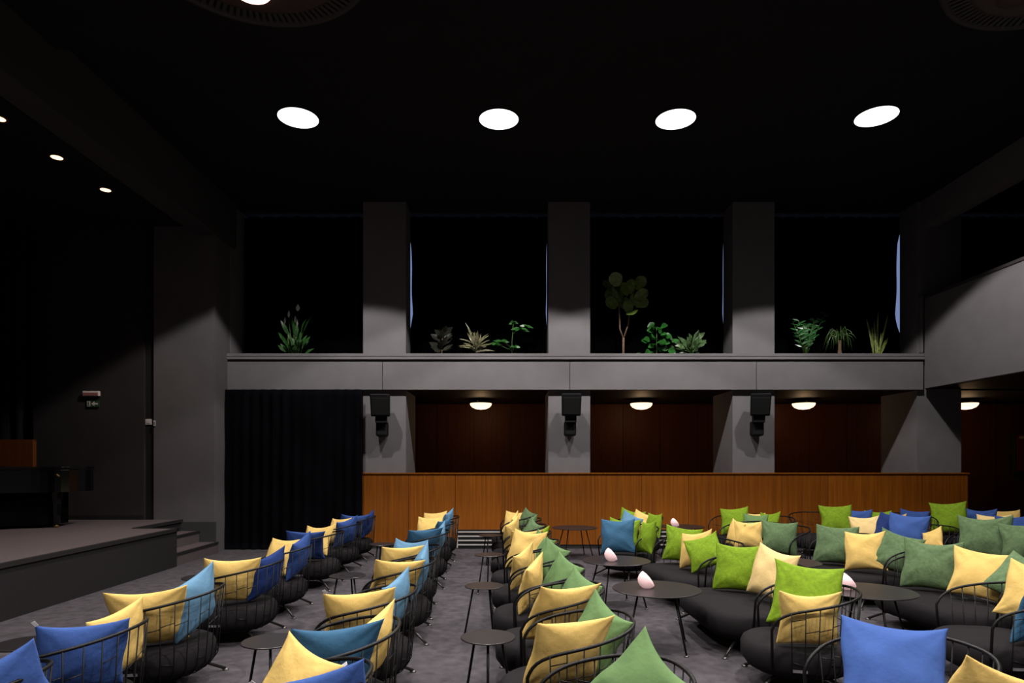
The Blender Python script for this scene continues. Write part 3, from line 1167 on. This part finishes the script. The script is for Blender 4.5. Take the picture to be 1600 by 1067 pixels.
# lounge groups on the right ---------------------------------------
LG = 'sofas and armchairs of the lounge area'
CG = 'cushions of the lounge area'
lounge = [
    # kind, x, y, rot, label, cushions (colour, X, Y of the bottom edge, facing, lean, roll, size, label)
    # facing: degrees from straight toward the camera side (-Y), turning toward the stage (-X)
    ('c', 1.76, 9.70, 35, 'black wire armchair with a teal cushion, behind the farther round table',
     [('teal', 1.55, 9.35, 22, 16, 4, 0.52, 'large teal blue cushion facing the camera behind the farther round table'),
      ('lime', 1.92, 9.30, 78, 12, 6, 0.48, 'lime green cushion right of the large teal cushion'),
      ('lime', 1.69, 9.83, 15, 12, -4, 0.48, 'lime green cushion half hidden behind the large teal cushion')]),
    ('s', 2.24, 8.10, 10, 'black wire sofa with lime, yellow and lime cushions behind the nearest pink lamp',
     [('lime', 2.23, 8.51, 24, 16, -6, 0.49, 'lime green cushion at the far end of the sofa behind the nearest lamp'),
      ('yellow', 2.28, 7.98, 56, 20, 14, 0.47, 'yellow cushion between two lime cushions on the sofa behind the nearest lamp'),
      ('lime', 2.37, 7.72, 40, 24, 24, 0.44, 'lime green cushion behind the near armrest of the sofa at the nearest lamp')]),
    ('s', 2.26, 6.38, 2, 'black wire sofa beside the nearest round table, its long dark seat in view',
     [('lime', 2.36, 6.71, 30, 13, 0, 0.50, 'lime green cushion at the far end of the sofa beside the nearest table'),
      ('cream', 2.47, 6.22, 62, 13, -7, 0.51, 'large pale yellow cushion in the middle of the sofa beside the nearest table')]),
    ('c', 2.24, 5.02, -14, 'black wire armchair with a rounded dark seat, right of the nearest round table',
     [('lime', 2.32, 5.11, 18, 16, -7, 0.53, 'large lime green velvet cushion on the armchair right of the nearest table'),
      ('yellow', 2.19, 4.78, 186, 16, 0, 0.44, 'yellow cushion behind the wires of the armchair right of the nearest table')]),
    ('s', 3.84, 9.95, 22, 'black wire sofa with a sage cushion facing the camera, mid lounge',
     [('sage', 3.87, 9.30, 26, 14, -2, 0.50, 'sage green cushion facing the camera, right of two yellow ones'),
      ('yellow', 3.66, 9.88, 30, 14, 4, 0.44, 'yellow cushion immediately left of the sage cushion, mid lounge'),
      ('yellow', 3.49, 10.15, 80, 14, -6, 0.42, 'yellow cushion seen edge-on at the far arm, mid lounge')]),
    ('s', 4.42, 8.25, 6, 'black wire sofa with sage, yellow and sage cushions behind the right lamp',
     [('sage', 4.25, 8.43, 30, 14, -2, 0.52, 'sage green cushion at the far left of the sofa behind the right lamp'),
      ('yellow', 4.33, 7.84, 50, 14, 7, 0.49, 'yellow cushion between two sage cushions behind the right lamp'),
      ('sage', 4.52, 7.66, 36, 16, -16, 0.48, 'sage green cushion tilted behind an armrest, right of the yellow one')]),
    ('s', 4.38, 6.40, 4, 'black wire sofa with big sage and yellow cushions right of the right-hand table',
     [('sage', 4.40, 6.74, 36, 13, -2, 0.54, 'big sage green cushion beside the right-hand round table'),
      ('yellow', 4.53, 6.26, 46, 18, -6, 0.50, 'big yellow cushion right of the big sage cushion'),
      ('sage', 4.59, 5.92, 40, 38, -28, 0.48, 'sage green cushion lying tilted at the right edge')]),
    ('c', 3.84, 5.08, -8, 'black wire armchair at the right edge with a yellow cushion',
     [('yellow', 4.18, 5.19, 42, 16, -14, 0.48, 'yellow cushion standing on the armchair at the right edge'),
      ('teal', 3.94, 4.88, 160, 16, 0, 0.44, 'teal cushion cut off by the right edge behind wires')]),
    ('c', 2.04, 3.42, 12, 'black wire armchair with a big blue cushion, nearest the camera on the right',
     [('royal', 2.04, 3.40, 24, 35, -2, 0.54, 'big bright blue cushion facing the camera, lower right'),
      ('yellow', 2.26, 3.16, 205, 26, 20, 0.40, 'yellow cushion right of the big blue cushion, at bottom edge')]),
    ('s', 6.55, 8.35, 4, 'black wire sofa with two sage cushions near the right edge, under the balcony',
     [('sage', 6.45, 8.72, 42, 14, 3, 0.63, 'wide sage green cushion near the right edge, in front of the blue ones'),
      ('sage', 6.68, 8.30, 44, 14, 4, 0.56, 'sage green cushion cut off by the right edge'),
      ('lime', 6.61, 7.87, 60, 14, 4, 0.46, 'lime green cushion sliver at the right edge')]),
    ('s', 6.05, 9.98, 24, 'black wire sofa with dark and light blue cushions, mid lounge right',
     [('cream', 5.81, 10.46, 28, 14, 6, 0.46, 'pale yellow cushion left of the dark navy cushion'),
      ('navy', 5.92, 10.27, 96, 12, 0, 0.56, 'dark navy cushion standing edge-on left of the wide blue cushion'),
      ('royal', 6.05, 9.78, 30, 14, -3, 0.56, 'wide blue cushion facing the camera, mid lounge right'),
      ('yellow', 6.16, 9.35, 80, 20, 26, 0.34, 'yellow cushion leaning at the arm, right of the wide blue cushion')]),
    ('c', 2.25, 11.5, 35, 'black wire armchair against the wood panelling behind the teal cushion',
     [('lime', 2.14, 11.79, 20, 12, -10, 0.46, 'lime green cushion tip against the panelling, behind the teal cushion'),
      ('sky', 1.99, 11.36, 30, 14, -24, 0.40, 'light blue cushion tip behind the teal cushion'),
      ('yellow', 2.26, 11.47, 30, 20, -14, 0.44, 'yellow cushion against the panelling, above the teal cushion'),
      ('lime', 2.46, 11.26, 70, 12, 4, 0.45, 'lime green cushion at the right of the group behind the teal cushion')]),
    ('s', 4.28, 11.55, 35, 'black wire sofa against the panelling with a lime and sage cushion',
     [('lime', 4.10, 11.73, 26, 12, 6, 0.50, 'lime green cushion leftmost of the group in front of the panelling, centre'),
      ('yellow', 4.38, 11.68, 30, 14, 0, 0.44, 'yellow cushion tip between lime cushions in front of the panelling, centre'),
      ('green', 4.25, 11.26, 30, 16, -2, 0.44, 'dark green cushion below the yellow tip in front of the panelling'),
      ('lime', 4.57, 11.42, 65, 12, 6, 0.45, 'lime green cushion rightmost of the group in front of the panelling, centre')]),
    ('s', 6.02, 11.95, 78, 'black wire sofa at the panelling with lime and blue cushions',
     [('lime', 5.98, 11.79, 30, 12, 3, 0.56, 'lime green cushion left of a blue one against the panelling'),
      ('royal', 6.41, 11.84, 28, 12, 2, 0.48, 'blue cushion between two lime cushions against the panelling'),
      ('lime', 6.74, 11.73, 30, 12, 3, 0.46, 'lime green cushion right of the blue one against the panelling')]),
    ('c', 7.36, 11.85, 74, 'black wire armchair with an upright blue cushion at the panelling end',
     [('blue', 7.29, 11.68, 40, 10, -4, 0.47, 'upright deep blue cushion on an armchair at the panelling end'),
      ('yellow', 7.00, 11.63, 70, 12, 10, 0.38, 'small yellow cushion left of the upright deep blue cushion')]),
    ('s', 8.72, 11.95, 78, 'black wire sofa under the balcony with lime and blue cushions',
     [('lime', 8.10, 11.84, 34, 12, 4, 0.60, 'lime green cushion under the balcony, right of the panelling end'),
      ('royal', 8.67, 11.84, 32, 12, 0, 0.50, 'blue cushion right of the lime one under the balcony'),
      ('yellow', 9.17, 11.84, 34, 12, 4, 0.46, 'yellow cushion right of the blue one under the balcony')]),
    ('s', 8.3, 10.2, 22, 'black wire sofa with a blue cushion at the right edge under the balcony',
     [('cream', 8.03, 10.62, 36, 14, 4, 0.48, 'pale yellow cushion behind a blue one at the right edge'),
      ('blue', 8.16, 10.36, 40, 14, 6, 0.48, 'blue cushion behind wires at the right edge, under the balcony'),
      ('lime', 8.51, 10.31, 40, 14, -6, 0.48, 'lime green cushion above the blue one at the right edge')]),
]
for kind, x, y, rot, lab, cl in lounge:
    place(kind, x, y, rot, lab, LG)
    for (col, X, Y, face, lean, roll, size, clab) in cl:
        cushion((X, Y, 0), col, 0, 0, face - 90, lean, roll, size, 0, clab, CG)


# ================================================================== TABLES
def make_table(name, R, H, legs, splay):
    r = empty(name)
    lathe('table_top', [(0, H - .012), (R - .006, H - .012), (R, H - .009), (R, H - .003), (R - .004, H), (0, H)], 'table_black', r, seg=48, smooth=False)
    for k in range(legs):
        a = 2 * PI * k / legs + 0.55
        r1, r2 = R * .55, R * splay
        lg = tube('leg', [(r1 * math.cos(a), r1 * math.sin(a), H - .012), (r2 * math.cos(a), r2 * math.sin(a), .012)], 0.0095, 'wire_black', r, sides=8)
        lathe('foot', [(0, 0), (.02, 0), (.02, .008), (.01, .014), (0, .015)], 'foot_metal', lg, (r2 * math.cos(a), r2 * math.sin(a), 0), seg=12)
    return r


stab = make_table('side_table', 0.195, 0.50, 3, 1.0)
small = [(-0.17, 4.56, 'small round black side table, nearest the camera beside the third row'),
         (-0.28, 6.43, 'small round black side table, second nearest beside the third row'),
         (-0.30, 8.56, 'small round black side table, third nearest beside the third row'),
         (-0.37, 10.8, 'small round black side table, farthest beside the third row'),
         (-1.68, 4.46, 'small round black side table between the first and second rows, nearest'),
         (-1.80, 7.0, 'small round black side table between first and second rows, middle'),
         (-1.95, 9.65, 'small round black side table between first and second rows, farthest'),
         (-3.34, 4.40, 'small round black side table left of the blue cushion, left edge'),
         (-3.35, 6.9, 'small round black side table left of the first row, farther one')]
for i, (x, y, l) in enumerate(small):
    o = stab if i == 0 else copy_tree(stab)
    o.location = (x, y, 0)
    o.rotation_euler = (0, 0, 0.6 * i)
    tag(o, l, 'side table', 'small round side tables')
btab = make_table('round_table', 0.41, 0.55, 4, .92)
big = [(1.36, 6.03, 'large round black table nearest the camera, with a pink lamp'),
       (1.26, 7.74, 'large round black table in front of the teal cushion'),
       (3.30, 5.94, 'large round black table on the right, beside the big sage cushion'),
       (3.25, 7.64, 'large round black table in front of the sage cushion facing camera'),
       (1.13, 11.55, 'round black table standing close to the wood panelling, left of sofas'),
       (3.12, 11.75, 'round black table with a pink lamp, close to the wood panelling')]
for i, (x, y, l) in enumerate(big):
    o = btab if i == 0 else copy_tree(btab)
    o.location = (x, y, 0)
    o.rotation_euler = (0, 0, 0.5 * i)
    tag(o, l, 'table', 'large round tables')


# pink table lamps: cut egg shells glowing softly
def make_lamp():
    r = empty('table_lamp')
    bm = bmesh.new()
    prof = [(0.0, -.098), (.03, -.092), (.055, -.074), (.072, -.045), (.080, -.005), (.076, .008), (.045, .018), (0.0, .022)]
    add_lathe(bm, prof, 32, sx=1.12)
    o = bm_obj('lamp_shade', bm, 'lamp_pink', r, smooth=True)
    o.rotation_euler = (0, math.radians(52), 0)
    o.location = (0.015, 0, 0.085)
    lathe('foot', [(0, 0), (.022, 0), (.026, .012), (.02, .02), (0, .022)], 'lamp_base', r, (0.02, 0, 0), seg=16)
    return r


lp = make_lamp()
for i, (x, y, l) in enumerate([(1.27, 6.05, 'pink glowing half-egg lamp on the nearest large table'),
                               (1.19, 7.68, 'pink glowing half-egg lamp in front of the teal cushion'),
                               (2.98, 11.7, 'pink glowing half-egg lamp on the table by the wood panelling'),
                               (3.13, 5.98, 'pink glowing half-egg lamp on the right-hand table'),
                               (3.02, 7.66, 'pink glowing half-egg lamp mostly hidden behind a pale yellow cushion')]):
    o = lp if i == 0 else copy_tree(lp)
    o.location = (x, y, 0.55)
    tag(o, l, 'table lamp', 'pink table lamps')


# ================================================================== PLANTS
def leaf_bm(bm, base, tip, width, up=(0, 0, 1), curl=0.0, seg=4, cup=0.15, wprof=None):
    base, tip = Vector(base), Vector(tip)
    d = tip - base
    L = d.length
    t = d.normalized()
    side = t.cross(Vector(up))
    if side.length < 1e-3:
        side = t.cross(Vector((1, 0, 0)))
    side.normalize()
    nrm = side.cross(t).normalized()
    prev = None
    for i in range(seg + 1):
        s = i / seg
        wv = (wprof(s) if wprof else math.sin(PI * min(.98, max(.04, s)) ** .8)) * width / 2
        p = base + d * s + nrm * (curl * L * (math.sin(PI * s) if curl else 0))
        a = bm.verts.new(p - side * wv + nrm * wv * cup)
        m_ = bm.verts.new(p)
        b_ = bm.verts.new(p + side * wv + nrm * wv * cup)
        if prev:
            bm.faces.new((prev[0], prev[1], m_, a))
            bm.faces.new((prev[1], prev[2], b_, m_))
        prev = (a, m_, b_)


def leaf_part(root, material, base, tip, width, **k):
    bm = bmesh.new()
    if 'up' not in k:
        k['up'] = (rl.uniform(-.7, .7), -1, rl.uniform(-.2, .9))
    leaf_bm(bm, base, tip, width, **k)
    return bm_obj('leaf', bm, material, root, smooth=True)


rl = random.Random(77)
SH = 3.60     # planting shelf behind the ledge
PY = 13.14


def plant_root(name, x, label, pot=True, pw_=.15, ph=.30):
    r = empty(name, (x, PY, SH))
    if pot:
        p = lathe('pot', [(0, 0), (pw_ * .75, 0), (pw_, ph), (pw_ * .92, ph), (pw_ * .9, ph - .03), (0, ph - .03)], 'pot_dark', r, seg=20)
        lathe('soil', [(0, ph - .025), (pw_ * .89, ph - .025)], 'soil', p, seg=20)
    tag(r, label, 'plant', 'potted plants on the upper ledge')
    return r


rp = random.Random(5)


def PX(x):
    return (x - 800) / 1000 * PY


def PZ(y):
    return EYE - (y - 720) / 1000 * PY - SH


# peace lily in a glass vase
r = plant_root('peace_lily', PX(461), 'peace lily with white flowers in a clear glass vase', pot=False)
lathe('glass_vase', [(0, 0), (.17, 0), (.175, .02), (.18, .615), (.186, .625), (.172, .625), (.165, .03), (0, .025)], 'glass', r, seg=28)
for k in range(34):
    a = rp.uniform(0, 2 * PI)
    rr = rp.uniform(.08, .42)
    h = rp.uniform(.45, 1.15)
    tip = (rr * math.cos(a), rr * math.sin(a) * .7, h)
    b0 = (.04 * math.cos(a), .04 * math.sin(a), .05)
    m_ = (tip[0] * .5, tip[1] * .5, h * .72)
    if k % 2 == 0:
        tube('stem', [b0, m_], .006, 'stem_green', r, sides=5)
    leaf_part(r, 'leaf_lily', m_, tip, rp.uniform(.05, .09), curl=.1)
for (fx, fy, fw) in [(466, 482, .085), (452, 492, .05), (446, 502, .04), (462, 500, .05), (465, 506, .04)]:
    x_, z_ = PX(fx) - PX(461), PZ(fy)
    tube('flower_stem', [(x_ * .3, 0, .1), (x_, -.03, z_ - .05)], .006, 'stem_green', r, sides=5)
    leaf_part(r, 'flower_white', (x_, -.04, z_ - .06), (x_ + .01, -.05, z_ + .08), fw, up=(0, 1, 0)).name = 'flower'

# rubber plant
r = plant_root('rubber_plant', PX(690), 'dark-leaved rubber plant, leftmost in the second window')
tube('stem', [(0, 0, .25), (.02, 0, .8)], .012, 'bark', r)
for k in range(22):
    a = rp.uniform(0, 2 * PI)
    h = rp.uniform(.35, .8)
    L = rp.uniform(.18, .30)
    leaf_part(r, 'leaf_rubber', (.03 * math.cos(a), .03 * math.sin(a), h), (L * math.cos(a), L * math.sin(a) * .7, h + L * rp.uniform(.2, .7)), rp.uniform(.10, .14))

# variegated dracaena rosette
r = plant_root('variegated_dracaena', PX(744), 'cream and green striped rosette plant in the second window')
for k in range(28):
    a = 2.4 * k
    e = math.radians(rp.uniform(-5, 75))
    L = rp.uniform(.30, .46)
    b0 = (0, 0, .38 + .18 * k / 34)
    leaf_part(r, 'leaf_dracaena', b0, (L * math.cos(e) * math.cos(a), L * math.cos(e) * math.sin(a), b0[2] + L * math.sin(e)), .042, curl=.12)
leaf_part(r, 'leaf_dracaena', (-.05, 0, .55), (-.22, -.05, .98), .055, curl=.1)

# schefflera in a glass
r = plant_root('umbrella_plant', PX(800), 'bright green finger-leaved plant in a glass, second window right')
lathe('glass_jar', [(0, 0), (.055, 0), (.06, .5), (.064, .51), (.056, .51), (.05, .02), (0, .02)], 'glass', r, seg=20)
tube('stem', [(0, 0, .05), (.0, 0, .6), (.03, 0, .98)], .009, 'stem_green', r)
for (cx_, cz_, L, nn) in [(.16, .88, .2, 9), (-.22, .62, .17, 8), (.03, 1.0, .1, 6), (-.33, .56, .13, 6), (.05, .5, .12, 6), (.3, .93, .14, 6)]:
    tube('leaf_stalk', [(0, 0, cz_ - .15), (cx_, -.02, cz_)], .005, 'stem_green', r, sides=5)
    for k in range(nn):
        a = 2 * PI * k / nn
        leaf_part(r, 'leaf_monstera', (cx_, -.02, cz_), (cx_ + L * math.cos(a), -.02 + L * .7 * math.sin(a), cz_ - L * .35 + rp.uniform(-.02, .05)), .06)

# fiddle leaf fig
r = plant_root('fiddle_leaf_fig', PX(974), 'tall fiddle-leaf fig tree with a forked pale trunk', pw_=.17)
tube('trunk', [(0, 0, .2), (0, 0, .55), (.0, 0, .68)], .026, 'bark', r)
tube('branch', [(0, 0, .66), (-.07, 0, .85), (-.09, 0, 1.4)], .017, 'bark', r)
tube('branch', [(0, 0, .66), (.1, 0, .95), (.15, 0, 1.45)], .017, 'bark', r)
figs = [(952, 447), (960, 441), (970, 448), (966, 437), (998, 446), (985, 450), (957, 460), (975, 455), (1000, 462), (962, 470), (990, 470), (978, 475), (955, 476), (1002, 474), (985, 492), (981, 482), (968, 462), (994, 456)]
for (fx, fy) in figs:
    x_, z_ = PX(fx) - PX(974), PZ(fy)
    b0 = (-.09 if x_ < 0 else .13, 0, max(1.2, min(1.5, z_ - .1)))
    v = Vector((x_ - b0[0], rp.uniform(-.18, .12), z_ - b0[2]))
    dirv = v.normalized() if v.length > .05 else Vector((0, -1, 0))
    c = Vector((x_, v.y, z_))
    leaf_part(r, 'leaf_fig', c - dirv * .13, c + dirv * .16, rp.uniform(.19, .26), up=(rp.uniform(-.5, .5), -1, rp.uniform(-.1, .6)), seg=5, curl=.06,
              wprof=lambda s: (.35 + .75 * math.sin(PI * min(1, s * 1.02) * .82)) * (1 if s < .95 else .45))

# pothos
r = plant_root('pothos', PX(1026), 'bushy bright green plant right of the fig tree')
tube('stem', [(0, 0, .25), (.0, 0, .9)], .01, 'stem_green', r)
for k in range(46):
    a = rp.uniform(0, 2 * PI)
    h = rp.uniform(.34, 1.0)
    rr = rp.uniform(.05, .34 if h < .6 else .2)
    c = Vector((rr * math.cos(a), rr * math.sin(a) * .7, h))
    dv = Vector((math.cos(a), math.sin(a) * .7 - .3, rp.uniform(-.6, .2))).normalized()
    leaf_part(r, 'leaf_pothos', c, c + dv * rp.uniform(.12, .18), rp.uniform(.10, .15), seg=4, wprof=lambda s: [.35, .95, 1, .6, .05][round(s * 4)])

# dieffenbachia
r = plant_root('dieffenbachia', PX(1080), 'spotted broad-leaved plant at the right of the third window')
for k in range(24):
    a = 2.4 * k
    e = math.radians(rp.uniform(5, 80))
    L = rp.uniform(.34, .52)
    h = .3 + .2 * k / 24
    b0 = Vector((0, 0, h))
    d = Vector((math.cos(e) * math.cos(a), math.cos(e) * math.sin(a) * .8, math.sin(e)))
    tube('leaf_stalk', [b0, b0 + d * L * .4], .006, 'stem_green', r, sides=5)
    leaf_part(r, 'leaf_dieff', b0 + d * L * .38, b0 + d * L + Vector((0, 0, -.06)), .12, curl=.12)

# zz plant
r = plant_root('zz_plant', PX(1258), 'glossy dark green plant with arching stems, left in fourth window')
for k in range(13):
    a = rp.uniform(0, 2 * PI)
    lean_ = rp.uniform(.05, .45)
    H_ = rp.uniform(.45, .85)
    if k == 0:
        a, lean_, H_ = 0.05, .42, .92
    tip = Vector((lean_ * math.cos(a), lean_ * math.sin(a) * .6, .25 + H_))
    b0 = Vector((0, 0, .25))
    tube('stem', [b0, b0.lerp(tip, .5) + Vector((0, 0, .05)), tip], .008, 'stem_green', r, sides=5)
    for q in range(9):
        s = .35 + .65 * q / 8
        p = b0.lerp(tip, s) + Vector((0, 0, .05 * math.sin(PI * s)))
        sd = 1 if q % 2 else -1
        leaf_part(r, 'leaf_zz', p, p + Vector((sd * .09 * abs(math.sin(a + .8)) + .03 * sd, -.05 * sd, .05)), .042, seg=3)

# ponytail palm
r = plant_root('ponytail_palm', PX(1312), 'small palm with a pale trunk and drooping narrow leaves')
lathe('trunk', [(.0, .2), (.055, .22), (.05, .32), (.028, .45), (.024, .62), (0, .63)], 'bark', r, seg=14)
for k in range(44):
    a = rp.uniform(0, 2 * PI)
    R_ = rp.uniform(.12, .36)
    top_ = rp.uniform(.72, .9)
    p0 = Vector((0, 0, .62))
    p1 = Vector((R_ * .55 * math.cos(a), R_ * .55 * math.sin(a) * .7, top_))
    p2 = Vector((R_ * math.cos(a), R_ * math.sin(a) * .7, top_ - rp.uniform(.12, .42)))
    bm = bmesh.new()
    add_tube(bm, [p0, p0.lerp(p1, .6) + Vector((0, 0, .03)), p1, p1.lerp(p2, .5) + Vector((.02 * math.cos(a), 0, .03)), p2], [.009, .010, .009, .007, .002], sides=4)
    bm_obj('leaf', bm, 'leaf_palm', r, smooth=True)

# snake plant
r = plant_root('snake_plant', PX(1368), 'upright snake plant with yellow-edged leaves beside the daylight strip')
for (tx, ty, by) in [(1356, 497, 0), (1362, 510, 0), (1372, 488, 0), (1387, 492, 0), (1379, 512, 0), (1368, 500, 0), (1385, 530, 0), (1358, 520, 0), (1390, 526, 0), (1374, 520, 0)]:
    x_, z_ = PX(tx) - PX(1368), PZ(ty)
    leaf_part(r, 'leaf_snake', (x_ * .25 + rp.uniform(-.03, .03), rp.uniform(-.05, .05), .26), (x_, rp.uniform(-.08, .06), z_), .036, up=(.3, 1, 0), seg=6, curl=rp.uniform(-.08, .08),
              wprof=lambda s: .55 + .45 * math.sin(PI * s) if s < .9 else .12)
